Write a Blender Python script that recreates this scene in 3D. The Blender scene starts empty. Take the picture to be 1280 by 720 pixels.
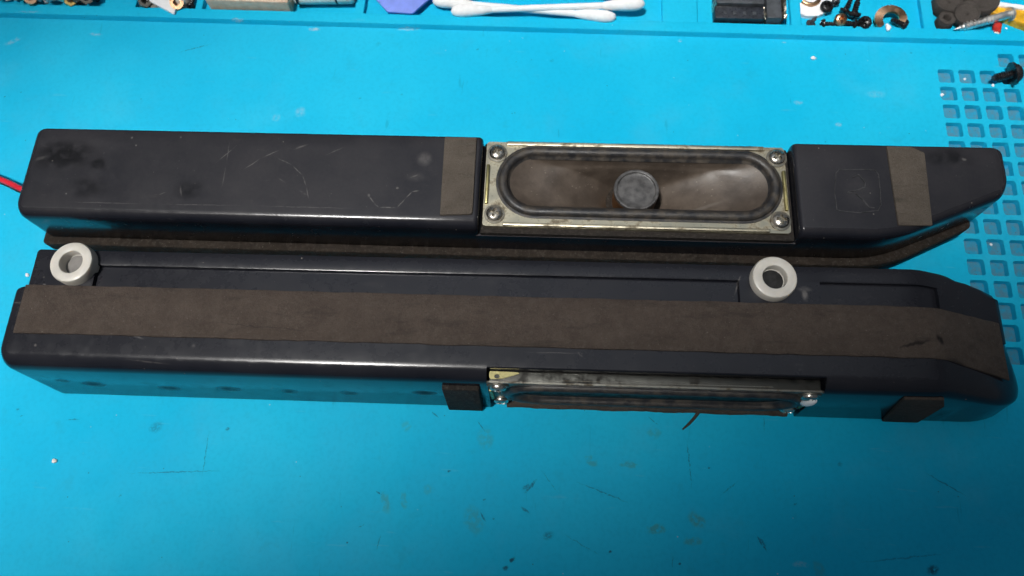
import bpy, bmesh, math, random
import numpy as np
from mathutils import Vector, Matrix
from mathutils.geometry import tessellate_polygon

random.seed(7)
S = 0.001                     # all builder coordinates are millimetres
scene = bpy.context.scene
COL = scene.collection

# ------------------------------------------------------------------ camera
FPX = 920.0                   # focal length in photo pixels (1280 wide)
CAM_R = np.array([[0.99774882, -0.04512064, 0.04961273],
                  [0.05893349, 0.94297692, -0.3275994],
                  [-0.03200217, 0.32978577, 0.94351323]])
CAM_P = np.array([-129.727, -169.246, 218.359])

def U(px, py, z=0.0):
    """photo pixel -> world point (mm) on the horizontal plane at height z"""
    d = CAM_R @ np.array([(px - 640) / FPX, -(py - 360) / FPX, -1.0])
    t = (z - CAM_P[2]) / d[2]
    q = CAM_P + t * d
    return float(q[0]), float(q[1])

cd = bpy.data.cameras.new('camera')
cam = bpy.data.objects.new('camera', cd)
COL.objects.link(cam)
m = Matrix([list(r) + [0] for r in CAM_R.tolist()] + [[0, 0, 0, 1]])
m.translation = Vector((CAM_P * S).tolist())
cam.matrix_world = m
cd.sensor_width = 36
cd.lens = FPX / 1280 * 36
cd.clip_start = 0.005
cd.clip_end = 20
cd.dof.use_dof = True
cd.dof.focus_distance = 0.212
cd.dof.aperture_fstop = 15
scene.camera = cam

# ------------------------------------------------------------------ light
w = bpy.data.worlds.new('World')
scene.world = w
w.use_nodes = True
bg = w.node_tree.nodes['Background']
bg.inputs['Color'].default_value = (0.72, 0.86, 1.0, 1)
bg.inputs['Strength'].default_value = 0.085

def area(name, loc, target, sx, sy, power, color, spread=180, roll=0.0):
    ld = bpy.data.lights.new(name, 'AREA')
    ld.shape = 'RECTANGLE'
    ld.size, ld.size_y = sx * S, sy * S
    ld.energy = power
    ld.color = color
    ld.spread = math.radians(spread)
    o = bpy.data.objects.new(name, ld)
    COL.objects.link(o)
    d = (Vector(target) - Vector(loc)).normalized()
    z = -d
    x = Vector((math.cos(roll), math.sin(roll), 0))
    x = (x - x.dot(z) * z).normalized()
    y = z.cross(x)
    o.matrix_world = Matrix((x, y, z)).transposed().to_4x4()
    o.location = Vector(loc) * S
    return o

area('bench_lamp', (-427, -250, 1076), (-156, -34, 0), 623, 205, 0.475, (1.0, 0.98, 0.945), 8.6, 0.42)
area('overhead_fill', (-150, 350, 1500), (-150, -50, 0), 1500, 900, 2.5, (0.76, 0.86, 1.0), 180, 0)  # added broad fill for room light and soft reflections, no known fixture

vs = scene.view_settings
vs.view_transform = 'Standard'
vs.look = 'None'
vs.exposure = 0.0
vs.gamma = 1.0
vs.use_curve_mapping = False
scene.render.engine = 'CYCLES'
scene.cycles.max_bounces = 8
scene.cycles.use_denoising = True

# ------------------------------------------------------------------ shader helpers
class NT:
    def __init__(self, name, scale=1000.0):
        self.m = bpy.data.materials.new(name)
        self.m.use_nodes = True
        self.t = self.m.node_tree
        self.b = self.t.nodes['Principled BSDF']
        tc = self.n('ShaderNodeTexCoord')
        self.co = self.vm('SCALE', tc.outputs['Object'], scale=scale)     # mm

    def n(self, kind, **kw):
        nd = self.t.nodes.new(kind)
        for k, v in kw.items():
            setattr(nd, k, v)
        return nd

    def put(self, sock, v):
        if isinstance(v, bpy.types.NodeSocket):
            self.t.links.new(v, sock)
        elif isinstance(v, (tuple, list)) and len(v) == 3 and sock.type == 'RGBA':
            sock.default_value = (*v, 1)
        else:
            sock.default_value = v

    def vm(self, op, a, b=None, scale=None):
        nd = self.n('ShaderNodeVectorMath', operation=op)
        self.put(nd.inputs[0], a)
        if b is not None:
            self.put(nd.inputs[1], b)
        if scale is not None:
            nd.inputs['Scale'].default_value = scale
        return nd.outputs['Value'] if op in ('LENGTH', 'DOT_PRODUCT') else nd.outputs['Vector']

    def ma(self, op, a, b=0.0, c=None, clamp=False):
        nd = self.n('ShaderNodeMath', operation=op)
        nd.use_clamp = clamp
        self.put(nd.inputs[0], a)
        self.put(nd.inputs[1], b)
        if c is not None:
            self.put(nd.inputs[2], c)
        return nd.outputs[0]

    def noise(self, scale, detail=3.0, rough=0.55, stretch=None, seed=0.0, dist=0.0):
        co = self.co
        if stretch:
            co = self.vm('MULTIPLY', co, stretch)
        if seed:
            co = self.vm('ADD', co, (seed, seed * 1.7, seed * 0.6))
        nd = self.n('ShaderNodeTexNoise')
        self.put(nd.inputs['Vector'], co)
        nd.inputs['Scale'].default_value = scale
        nd.inputs['Detail'].default_value = detail
        nd.inputs['Roughness'].default_value = rough
        nd.inputs['Distortion'].default_value = dist
        return nd.outputs['Fac']

    def ramp(self, v, lo, hi, a=0.0, b=1.0):
        nd = self.n('ShaderNodeMapRange')
        nd.interpolation_type = 'SMOOTHSTEP'
        self.put(nd.inputs['Value'], v)
        for k, q in (('From Min', lo), ('From Max', hi), ('To Min', a), ('To Max', b)):
            nd.inputs[k].default_value = q
        return nd.outputs['Result']

    def mix(self, f, a, b):
        nd = self.n('ShaderNodeMix', data_type='RGBA')
        self.put(nd.inputs['Factor'], f)
        self.put(nd.inputs[6], a)
        self.put(nd.inputs[7], b)
        return nd.outputs[2]

    def marks(self, lst, soft=0.5, warp=0.0, wscale=0.5):
        """irregular elliptical stains / scratches: (x, y, rx, ry, angle, strength) in mm"""
        co = self.co
        if warp:
            nz = self.n('ShaderNodeTexNoise')
            self.put(nz.inputs['Vector'], co)
            nz.inputs['Scale'].default_value = wscale
            nz.inputs['Detail'].default_value = 3
            off = self.vm('SUBTRACT', nz.outputs['Color'], (0.5, 0.5, 0.5))
            co = self.vm('ADD', co, self.vm('SCALE', off, scale=warp))
        acc = None
        for (x, y, rx, ry, an, s) in lst:
            mp = self.n('ShaderNodeMapping', vector_type='TEXTURE')
            if acc is None:
                self.put(mp.inputs['Vector'], co)
            else:                      # keep the evaluation sequential (z is ignored by the marks)
                sq = self.n('ShaderNodeVectorMath', operation='MULTIPLY_ADD')
                self.put(sq.inputs[0], acc); sq.inputs[1].default_value = (0, 0, 1e-6); self.put(sq.inputs[2], co)
                self.put(mp.inputs['Vector'], sq.outputs[0])
            mp.inputs['Location'].default_value = (x, y, 0)
            mp.inputs['Rotation'].default_value = (0, 0, an)
            mp.inputs['Scale'].default_value = (rx, ry, 1e5)
            f = self.ramp(self.vm('LENGTH', mp.outputs[0]), 1 - soft, 1.0, s, 0.0)
            acc = f if acc is None else self.ma('MAXIMUM', acc, f)
        return acc

    def bump(self, h, strength, dist):
        nd = self.n('ShaderNodeBump')
        nd.inputs['Strength'].default_value = strength
        nd.inputs['Distance'].default_value = dist * S
        self.put(nd.inputs['Height'], h)
        self.t.links.new(nd.outputs[0], self.b.inputs['Normal'])

    def out(self, color, rough, metal=0.0, spec=0.5):
        self.put(self.b.inputs['Base Color'], color)
        self.put(self.b.inputs['Roughness'], rough)
        self.put(self.b.inputs['Metallic'], metal)
        self.put(self.b.inputs['Specular IOR Level'], spec)
        return self.m

def seg(a, b, width=0.25, s=1.0):
    """scratch between two local points, as a thin ellipse"""
    dx, dy = b[0] - a[0], b[1] - a[1]
    return ((a[0] + b[0]) / 2, (a[1] + b[1]) / 2, math.hypot(dx, dy) / 2 + 0.3, width, math.atan2(dy, dx), s)

# local frames of the two speaker boxes
FR = (-277.0, -133.5, math.radians(1.25))
RR = (-288.0, -86.0, math.radians(0.95))
def loc(fr, px, py, z):
    x, y = U(px, py, z)
    x -= fr[0]; y -= fr[1]
    c, s = math.cos(fr[2]), math.sin(fr[2])
    return (x * c + y * s, -x * s + y * c)
def RL(px, py): return loc(RR, px, py, 26)
def FL(px, py): return loc(FR, px, py, 28)

# ------------------------------------------------------------------ materials
def mat_plain(name, color, rough=0.5, metal=0.0, var=0.25, scale=0.6, bump=0.0, spec=0.5):
    t = NT(name)
    nz = t.noise(scale, 4)
    f = t.ramp(nz, 0.3, 0.7, 1 - var, 1 + var)
    c = t.vm('SCALE', color)
    t.t.links.new(f, c.node.inputs['Scale'])
    if bump:
        t.bump(t.noise(scale * 5, 3), bump, 0.2)
    return t.out(c, t.ramp(t.noise(scale * 2, 3, seed=3), 0.3, 0.7, rough * 0.8, min(1, rough * 1.2)), metal, spec)

def mat_mat():
    t = NT('blue_silicone')
    P = lambda x, y: U(x, y, 0)
    cloud = t.noise(0.012, 5, 0.6)
    base = t.mix(t.ramp(cloud, 0.35, 0.65), (0.004, 0.425, 0.68), (0.012, 0.475, 0.72))
    fine = t.noise(0.8, 3, 0.6, seed=11)
    base = t.mix(t.ramp(fine, 0.4, 0.75, 0, 0.25), base, (0.004, 0.31, 0.53))
    haze = t.noise(0.035, 5, 0.65, seed=23)
    base = t.mix(t.ramp(haze, 0.5, 0.75, 0, 0.14), base, (0.10, 0.42, 0.58))
    fib = t.noise(0.55, 3, 0.6, stretch=(0.12, 1, 1), seed=27)
    base = t.mix(t.ramp(fib, 0.66, 0.74, 0, 0.16), base, (0.15, 0.45, 0.58))
    fb2 = t.noise(0.42, 3, 0.6, stretch=(1, 0.10, 1), seed=41, dist=.6)
    base = t.mix(t.ramp(fb2, 0.68, 0.76, 0, 0.30), base, (0.004, 0.17, 0.30))
    gr = t.noise(0.10, 6, 0.75, seed=51)
    base = t.mix(t.ramp(gr, 0.56, 0.74, 0, 0.22), base, (0.02, 0.27, 0.40))
    # greenish flux stains
    st = []
    for (x, y, a, b, an, s) in [(820, 662, 3.4, 1.5, 0.2, .55), (871, 650, 3.2, 2.2, -0.6, .6), (866, 676, 3.4, 1.5, 0.1, .5),
                                (740, 577, 2.6, 1.8, -0.4, .45), (786, 581, 3.2, 1.2, 0, .45), (482, 628, 1.5, 4.0, 0.3, .4),
                                (505, 626, 1.2, 2.8, 0.2, .35), (593, 650, 3.5, 5.0, 0.4, .3), (818, 541, 2.4, 2.2, 0, .3),
                                (508, 533, 2.0, 2.0, 0, .3), (535, 612, 2.0, 1.8, 0, .25), (1024, 712, 2, 3, 0.4, .3), (607, 548, 3, 4, 0, .3)]:
        q = P(x, y); st.append((q[0], q[1], a, b, an, s))
    f = t.ma('MULTIPLY', t.marks(st, 0.55, 2.2, 0.4), t.ramp(t.noise(0.7, 3, seed=5), 0.3, 0.6))
    base = t.mix(f, base, (0.06, 0.22, 0.16))
    # dark scuffs and cuts
    cuts = []
    for a, b, wd, s in [((217, 67), (268, 54), .22, .7), ((150, 592), (288, 588), .25, .55), ((262, 535), (252, 600), .28, .45),
                        ((858, 545), (866, 617), .25, .6), ((715, 600), (795, 632), .25, .6), ((1150, 587), (1215, 624), .25, .6),
                        ((655, 618), (672, 598), .6, .7), ((653, 612), (662, 605), .9, .55), ((945, 668), (960, 692), .4, .8), ((949, 672), (958, 684), .6, .6),
                        ((700, 665), (755, 697), .2, .45), ((809, 520), (825, 533), .2, .6), ((955, 520), (955, 540), .2, .5),
                        ((470, 690), (476, 668), .3, .5), ((82, 525), (100, 524), .25, .6), ((470, 614), (477, 618), .4, .8), ((651, 634), (662, 641), .5, .7),
                        ((540, 515), (548, 522), .3, .7), ((455, 655), (448, 660), .3, .5), ((596, 525), (607, 540), .25, .7), ((600, 640), (607, 652), .35, .7),
                        ((900, 620), (925, 600), .3, .4), ((1060, 705), (1200, 690), .3, .35), ((840, 690), (841, 715), .2, .4), ((675, 585), (700, 620), .2, .4)]:
        q = seg(P(*a), P(*b), wd, s); cuts.append(q)
    for x, y, r, s in [(597, 62, .6, .8), (255, 44, .35, .7), (268, 44, .35, .7), (640, 700, 1.2, .9), (632, 710, 1.2, .8), (763, 690, .8, .9), (1166, 712, 2.2, .8),
                       (285, 536, 1.0, .6), (195, 534, 3.0, .35), (562, 589, .6, .8), (27, 520, .5, .7), (22, 512, .7, .6), (26, 115, .4, .8), (6, 121, .4, .8), (685, 670, 2.0, .5),
                       (150, 620, .6, .8), (605, 625, .7, .7), (617, 648, .5, .8), (434, 678, .5, .8), (886, 585, .5, .7), (994, 630, .6, .6), (850, 705, .6, .8), (710, 470, .6, .6),
                       (1050, 580, 1.0, .4), (473, 55, 1.5, .2), (450, 123, .8, .35), (502, 118, .8, .3), (1139, 66, .6, .6), (690, 76, 1.2, .25)]:
        q = P(x, y); cuts.append((q[0], q[1], r, r * .7, 0.5, s))
    f = t.ma('MULTIPLY', t.marks(cuts, 0.7, 0.9, 0.7), t.ramp(t.noise(1.5, 2, seed=9), 0.3, 0.55))
    base = t.mix(f, base, (0.012, 0.05, 0.085))
    # pale rubbed marks
    pale = []
    for x, y, a, b, an, s in [(393, 37, 2.6, .8, 0, .8), (15, 52, 3.5, 1.2, .5, .35), (120, 43, 3, .8, 0, .35), (375, 140, 2.5, 2.5, 0, .25), (345, 147, 2, 2, 0, .2),
                              (510, 37, 5, .5, 0.03, .5), (300, 29, 3, .4, 0.03, .5), (850, 51, 1, .6, 0, .9), (1017, 73, 1.4, .8, .6, .9), (998, 128, 2, 1, 0, .35), (1048, 156, 1.6, 1, 0, .35),
                              (40, 20, 6, .35, 0.03, .4), (980, 53, 1.2, .4, 0, .8), (1095, 118, 4, 2, 0, .15), (1000, 705, 3, 1, 0, .2)]:
        q = P(x, y); pale.append((q[0], q[1], a, b, an, s))
    f = t.ma('MULTIPLY', t.marks(pale, 0.7, 1.4, 0.6), t.ramp(t.noise(1.2, 3, seed=2), 0.3, 0.6))
    base = t.mix(f, base, (0.42, 0.52, 0.55))
    # tiny specks of lint and grit
    def specks(sc, th, seed):
        v = t.n('ShaderNodeTexVoronoi'); t.put(v.inputs['Vector'], t.vm('ADD', t.co, (seed, seed, 0))); v.inputs['Scale'].default_value = sc
        r = t.ma('SUBTRACT', 1.0, t.ramp(v.outputs['Distance'], th * .5, th))
        g = t.n('ShaderNodeSeparateColor'); t.t.links.new(v.outputs['Color'], g.inputs[0])
        return t.ma('MULTIPLY', r, t.ramp(g.outputs[0], 0.55, 0.75)), g.outputs[1]
    sp, _ = specks(0.22, 0.06, 3.0)
    base = t.mix(t.ma('MULTIPLY', sp, 0.6), base, (0.02, 0.09, 0.14))
    sp, _ = specks(0.19, 0.045, 37.0)
    base = t.mix(t.ma('MULTIPLY', sp, 0.7), base, (0.5, 0.6, 0.62))
    h = t.ma('ADD', t.noise(3.0, 3), t.ma('MULTIPLY', t.noise(0.15, 3), 2.0))
    t.bump(h, 0.12, 0.12)
    return t.out(base, t.ramp(t.noise(0.05, 4, seed=4), 0.3, 0.7, 0.5, 0.65), 0, 0.08)

def mat_cell():
    t = NT('dirty_cell_floor')
    d = t.ramp(t.noise(0.45, 5, 0.7), 0.35, 0.62)
    base = t.mix(t.ma('MULTIPLY', d, 0.55), (0.012, 0.29, 0.46), (0.13, 0.17, 0.18))
    sp = t.ramp(t.noise(1.1, 4, 0.7, seed=8), 0.62, 0.70)
    base = t.mix(sp, base, (0.10, 0.07, 0.05))
    t.bump(t.noise(2.5, 4), 0.3, 0.2)
    return t.out(base, 0.75, 0, 0.2)

def mat_plastic(name, scratches, smudges=None, pale_spots=None, dust=0.5, rough=0.30, wall=None):
    t = NT(name)
    n1 = t.noise(0.05, 5, 0.6)
    n2 = t.noise(0.9, 4, 0.65, seed=3)
    base = t.mix(t.ramp(n1, 0.3, 0.7), (0.008, 0.009, 0.0135), (0.014, 0.0145, 0.019))
    # dust settles on surfaces that look upwards
    ge = t.n('ShaderNodeNewGeometry')
    sx = t.n('ShaderNodeSeparateXYZ'); t.t.links.new(ge.outputs['Normal'], sx.inputs[0])
    up = t.ramp(sx.outputs[2], 0.6, 1.0)
    df = t.ma('MULTIPLY', up, t.ramp(t.ma('ADD', t.ma('MULTIPLY', n1, .6), t.ma('MULTIPLY', n2, .4)), 0.2, 0.85, 0.15, dust))
    base = t.mix(df, base, (0.044, 0.040, 0.042))
    r = t.ma('ADD', t.ramp(t.noise(0.12, 5, 0.6, seed=6), 0.3, 0.7, rough * .9, rough * 1.15), t.ma('MULTIPLY', t.ramp(sx.outputs[2], 0.965, 1.0), 0.11 if wall else 0.16))
    if wall:                                   # oval handling smudges on the vertical front wall
        sw = t.n('ShaderNodeSeparateXYZ'); t.put(sw.inputs[0], t.co)
        cb = t.n('ShaderNodeCombineXYZ'); t.put(cb.inputs[0], sw.outputs[0]); t.put(cb.inputs[1], sw.outputs[2]); t.put(cb.inputs[2], sw.outputs[1])
        keep = t.co; t.co = cb.outputs[0]
        f = t.ma('MULTIPLY', t.marks(wall, 0.95, 1.2, 0.4), t.ramp(t.noise(0.5, 3, seed=9), 0.2, 0.6, .6, 1))
        t.co = keep
        r = t.ma('ADD', r, t.ma('MULTIPLY', f, 0.75))
    if smudges:
        f = t.ma('MULTIPLY', t.marks(smudges, 0.8, 6, 0.12), t.ramp(t.noise(0.3, 4, seed=9), 0.25, 0.6))
        base = t.mix(f, base, (0.006, 0.006, 0.007))
        r = t.ma('SUBTRACT', r, t.ma('MULTIPLY', f, 0.08))
    if pale_spots:  # small pale spots in the base colour, gate mark included
        f = t.ma('MULTIPLY', t.marks(pale_spots, 0.8, 0.8, 0.5), t.ramp(t.noise(0.6, 4, seed=4), 0.2, 0.7, 0.4, 1))
        base = t.mix(f, base, (0.14, 0.13, 0.125))
    if scratches:
        f = t.ma('MULTIPLY', t.marks(scratches, 0.8, 0.5, 0.4), t.ramp(t.noise(0.8, 3, seed=1), 0.3, 0.55, 0.15, 1))
        base = t.mix(f, base, (0.13, 0.12, 0.115))
    v = t.n('ShaderNodeTexVoronoi'); t.put(v.inputs['Vector'], t.co); v.inputs['Scale'].default_value = 0.22
    g = t.n('ShaderNodeSeparateColor'); t.t.links.new(v.outputs['Color'], g.inputs[0])
    sp = t.ma('MULTIPLY', t.ma('SUBTRACT', 1.0, t.ramp(v.outputs['Distance'], 0.025, 0.06)), t.ramp(g.outputs[0], 0.5, 0.8))
    base = t.mix(t.ma('MULTIPLY', sp, 0.6), base, (0.30, 0.27, 0.24))
    v = t.n('ShaderNodeTexVoronoi'); t.put(v.inputs['Vector'], t.vm('ADD', t.co, (17, 5, 3))); v.inputs['Scale'].default_value = 0.55
    g = t.n('ShaderNodeSeparateColor'); t.t.links.new(v.outputs['Color'], g.inputs[0])
    sp = t.ma('MULTIPLY', t.ma('SUBTRACT', 1.0, t.ramp(v.outputs['Distance'], 0.03, 0.10)), t.ramp(g.outputs[0], 0.4, 0.9))
    base = t.mix(t.ma('MULTIPLY', sp, 0.28), base, (0.22, 0.20, 0.18))
    hs = t.noise(0.5, 4, 0.7, stretch=(0.25, 1, 1), seed=12)
    base = t.mix(t.ma('MULTIPLY', t.ramp(hs, 0.62, 0.8), 0.22), base, (0.10, 0.09, 0.085))
    t.bump(t.ma('ADD', t.noise(4.0, 2), t.ma('MULTIPLY', t.noise(0.08, 2), 2.0)), 0.06, 0.10)
    r = t.ma('ADD', r, t.ramp(t.noise(0.28, 5, 0.7, seed=14), 0.45, 0.75, 0, 0.10))
    return t.out(base, r, 0, 0.32)

def mat_foam(name, c0, c1, wear=None):
    t = NT(name)
    n = t.noise(0.18, 5, 0.7)
    f = t.noise(3.2, 3, 0.7, seed=5)
    base = t.mix(t.ramp(n, 0.1, 0.9), c0, c1)
    base = t.mix(t.ramp(f, 0.35, 0.7, 0, 0.30), base, (0.02, 0.017, 0.015))
    f2 = t.noise(0.9, 4, 0.75, seed=31)
    base = t.mix(t.ramp(f2, 0.45, 0.75, 0, 0.35), base, (0.13, 0.115, 0.10))
    gl = t.noise(1.7, 2, 0.6, seed=15)
    base = t.mix(t.ramp(gl, 0.68, 0.74, 0, 0.6), base, (0.20, 0.18, 0.155))
    st = t.noise(0.4, 4, 0.6, stretch=(0.22, 1, 1), seed=21)
    base = t.mix(t.ramp(st, 0.55, 0.72, 0, 0.4), base, (0.03, 0.026, 0.023))
    if wear:
        base = t.mix(t.marks(wear, 0.7, 2.0, 0.5), base, (0.012, 0.011, 0.011))
    t.bump(t.ma('ADD', t.ma('ADD', f, t.ma('MULTIPLY', f2, 1.2)), t.ma('MULTIPLY', n, 1.5)), 0.9, 0.5)
    return t.out(base, 0.95, 0, 0.15)

def mat_metal(name, c, rough, rust=0.5, rustc=(0.10, 0.07, 0.035)):
    t = NT(name)
    n = t.noise(0.22, 5, 0.7)
    f = t.ma('MULTIPLY', t.ramp(n, 0.48, 0.68), rust)
    base = t.mix(f, c, rustc)
    sp = t.ramp(t.noise(1.3, 3, 0.6, seed=7), 0.60, 0.72, 0, 0.5 * rust)
    base = t.mix(sp, base, (0.05, 0.04, 0.03))
    t.bump(t.noise(1.5, 4), 0.12, 0.2)
    return t.out(base, t.ma('ADD', t.ramp(n, 0.3, 0.7, rough * .8, rough * 1.3), t.ma('MULTIPLY', f, 0.3)), t.ma('SUBTRACT', 1.0, t.ma('MULTIPLY', f, 0.7)), 0.5)

def mat_cone():
    t = NT('dusty_paper_cone')
    n = t.noise(0.10, 5, 0.6)
    base = t.mix(t.ramp(n, 0.3, 0.7), (0.055, 0.042, 0.033), (0.112, 0.087, 0.068))
    sp = t.ramp(t.noise(0.9, 3, 0.7, stretch=(0.5, 1, 1), seed=3), 0.66, 0.74, 0, 0.7)
    base = t.mix(sp, base, (0.22, 0.18, 0.15))
    v = t.n('ShaderNodeTexVoronoi'); t.put(v.inputs['Vector'], t.vm('MULTIPLY', t.co, (0.6, 1, 1))); v.inputs['Scale'].default_value = 0.8
    g = t.n('ShaderNodeSeparateColor'); t.t.links.new(v.outputs['Color'], g.inputs[0])
    s2 = t.ma('MULTIPLY', t.ma('SUBTRACT', 1.0, t.ramp(v.outputs['Distance'], 0.05, 0.2)), t.ramp(g.outputs[0], 0.6, 0.9))
    base = t.mix(t.ma('MULTIPLY', s2, 0.6), base, (0.26, 0.22, 0.18))
    base = t.mix(t.ramp(t.noise(0.5, 5, 0.75, seed=19), 0.5, 0.75, 0, .3), base, (0.022, 0.019, 0.017))
    q = [seg(RL(858, 250), RL(918, 237), 0.9, .35)]
    base = t.mix(t.marks(q, 0.8, 0.5), base, (0.20, 0.18, 0.16))
    base = t.mix(t.marks([(182, 13, 11, 9, 0, .85)], 0.5, 2), base, (0.045, 0.024, 0.011))  # brown glue stain, also paints the shade deep round the coil
    t.bump(t.noise(1.2, 4), 0.25, 0.25)
    return t.out(base, t.ramp(n, 0.3, 0.7, 0.36, 0.5), 0, 0.5)

rs = []
def poly(pts, wd, s):
    for a, b in zip(pts[:-1], pts[1:]):
        rs.append(seg(RL(*a), RL(*b), wd, s))
poly([(268, 205), (297, 181)], .22, .6); poly([(287, 175), (283, 205), (277, 236)], .22, .45); poly([(304, 212), (326, 198), (350, 187)], .25, .6)
poly([(346, 197), (366, 207), (378, 219), (383, 233), (386, 250)], .25, .55); poly([(366, 187), (386, 180)], .4, .5); poly([(405, 195), (432, 183)], .25, .45)
poly([(460, 244), (468, 254), (473, 259), (496, 260), (508, 247), (515, 240), (524, 238)], .28, .75); poly([(70, 252), (190, 255), (310, 257), (460, 261)], .16, .5)
poly([(197, 244), (208, 240)], .25, .4); poly([(225, 232), (227, 246)], .35, .4); poly([(347, 222), (358, 229)], .3, .3); poly([(374, 238), (384, 244)], .5, .3); poly([(512, 222), (524, 218)], .4, .45)
gl = [(*RL(531, 198), 2.9, 2.9, 0, .45), (*RL(520, 221), 4.0, 2.2, 0, .16), (*RL(50, 198), 2.6, .8, .4, .3), (*RL(165, 172), .5, .5, 0, 1), (*RL(170, 182), .4, .4, 0, .8),
      (*RL(226, 172), .4, .4, 0, .8), (*RL(83, 242), .4, .4, 0, .9), (*RL(497, 235), .5, .5, 0, 1), (*RL(461, 244), .6, .6, 0, .8), (*RL(1205, 199), .9, .6, 0, .7), (*RL(1074, 240), 6, 7, 0, .10)]
sm = [(*RL(80, 195), 13, 7, 0.1, .95), (*RL(122, 205), 4, 3, 0, 1), (*RL(110, 235), 9, 4, 0, .7), (*RL(235, 235), 6, 4, 0, .7), (*RL(1185, 195), 10, 3.5, 0, .8)]
M_REAR = mat_plastic('scratched_black_plastic', rs, sm, gl, 0.62, 0.19)
fs = [seg(FL(160, 418), FL(182, 424), .4, .5), seg(FL(648, 440), FL(735, 442), .2, .5), seg(FL(722, 440), FL(728, 447), .4, .4), seg(FL(8, 377), FL(35, 379), .25, .5),
      seg(FL(150, 448), FL(215, 455), .25, .35), seg(FL(928, 347), FL(924, 362), .35, .7), seg(FL(931, 337), FL(926, 350), .3, .6)]
fg = [(*FL(44, 431), .5, .5, 0, .9), (*FL(1012, 362), 1.2, 2.6, 0.1, .9), (*FL(1012, 356), 2.5, 1.0, 0, .4), (*FL(45, 350), .6, .5, 0, .8), (*FL(242, 432), .8, .5, 0, .5), (*FL(728, 430), 2.5, .7, 0, .7)]
# oval handling smudges along the front wall (texture space follows x only on a vertical wall)
def wallpt(px, py, off=0.0):
    d = CAM_R @ np.array([(px - 640) / FPX, -(py - 360) / FPX, -1.0])
    c, s_ = math.cos(FR[2]), math.sin(FR[2])
    o_ = CAM_P - np.array([FR[0], FR[1], 0])
    o_ = (o_[0] * c + o_[1] * s_, -o_[0] * s_ + o_[1] * c, o_[2]); e = (d[0] * c + d[1] * s_, -d[0] * s_ + d[1] * c, d[2])
    # wall leans: y = -0.7 + 0.085 z
    t = (-0.7 - off + 0.085 * o_[2] - o_[1]) / (e[1] - 0.085 * e[2])
    return (o_[0] + t * e[0], max(.2, o_[2] + t * e[2]))
ws = [(*wallpt(x, y), a, b, 0, s_) for x, y, a, b, s_ in ((117, 480, 5.0, 3.2, .6), (212, 485, 4.6, 3.0, .6), (286, 486, 4.8, 3.2, .6), (362, 489, 3.6, 2.6, .5), (436, 491, 3.6, 2.6, .45), (530, 491, 4.5, 3, .7), (78, 476, 3, 2, .4))]
M_FRONT = mat_plastic('worn_black_plastic', fs, None, fg, 0.14, 0.16, ws)
M_FOAM = mat_foam('grey_brown_foam', (0.095, 0.078, 0.063), (0.145, 0.122, 0.100))
M_FOAMW = mat_foam('worn_foam_tape', (0.062, 0.047, 0.039), (0.105, 0.081, 0.067),
                   [seg(FL(1118, 438), FL(1165, 424), .7, .8), seg(FL(1172, 418), FL(1180, 432), 1.2, .9), seg(FL(1180, 445), FL(1250, 470), 1.6, .7), seg(FL(240, 402), FL(420, 418), .3, .3)])
M_FOAMD = mat_foam('dark_foam_pad', (0.020, 0.018, 0.017), (0.042, 0.035, 0.030))
M_GASKET = mat_foam('brown_gasket', (0.055, 0.046, 0.039), (0.10, 0.085, 0.072))
M_PLATE = mat_metal('zinc_plated_steel', (0.50, 0.46, 0.35), 0.42, 0.85)
M_PLATE_D = mat_metal('tarnished_shade_steel', (0.22, 0.21, 0.18), 0.5, 0.8)
M_CARR = mat_metal('dirty_dark_steel', (0.055, 0.055, 0.05), 0.5, 0.7, (0.02, 0.017, 0.014))
M_CHROMATE = mat_metal('yellow_chromate_steel', (0.36, 0.32, 0.15), 0.42, 0.7, (0.12, 0.09, 0.03))
M_SCREW = mat_metal('nickel_screw', (0.60, 0.56, 0.50), 0.25, 0.45)
def mat_rubber():
    t = NT('dusty_black_rubber_surround')
    d = t.ramp(t.noise(0.30, 5, 0.7), 0.38, 0.72, 0.05, .75)
    base = t.mix(d, (0.014, 0.015, 0.018), (0.085, 0.068, 0.050))
    base = t.mix(t.ramp(t.noise(2.2, 3, 0.7, seed=4), 0.6, 0.72, 0, .6), base, (0.12, 0.10, 0.08))
    t.bump(t.noise(2.0, 4), 0.3, 0.25)
    return t.out(base, t.ma('ADD', 0.34, t.ma('MULTIPLY', d, 0.4)), 0, 0.5)
M_RUBBER = mat_rubber()
M_CONE = mat_cone()
M_GLUE = mat_plain('brown_glue', (0.095, 0.040, 0.012), 0.45, 0, 0.5, 0.5, 0.2)
M_CAP = mat_plain('grey_dust_cap', (0.070, 0.067, 0.066), 0.42, 0, 0.4, 0.5, 0.1)
M_BUSH = mat_plain('translucent_white_nylon', (0.56, 0.53, 0.475), 0.4, 0, 0.07, 0.2, 0.05)
M_BUSH.node_tree.nodes['Principled BSDF'].inputs['Subsurface Weight'].default_value = 0.25
M_BUSH.node_tree.nodes['Principled BSDF'].inputs['Subsurface Radius'].default_value = (0.002, 0.0017, 0.0013)
M_BUSH.node_tree.nodes['Principled BSDF'].inputs['Subsurface Scale'].default_value = 1.0
M_MAT = mat_mat()
M_CELL = mat_cell()
M_BLACK = mat_plain('black_oxide_screw', (0.012, 0.011, 0.012), 0.28, 0, 0.4, 0.8)
M_WIRE = mat_plain('red_pvc', (0.62, 0.015, 0.03), 0.4, 0, 0.1, 0.3)
M_WIRE_SHADOW = mat_plain('wire_shadow_black', (0.012, 0.012, 0.012), 0.4, 0, 0.2, 0.3)
M_WHITE = mat_plain('white_cotton', (0.82, 0.82, 0.82), 0.8, 0, 0.05, 0.6, 0.3)
M_PAPER = mat_plain('white_paper_stick', (0.80, 0.81, 0.82), 0.6, 0, 0.04, 0.3)
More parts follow.
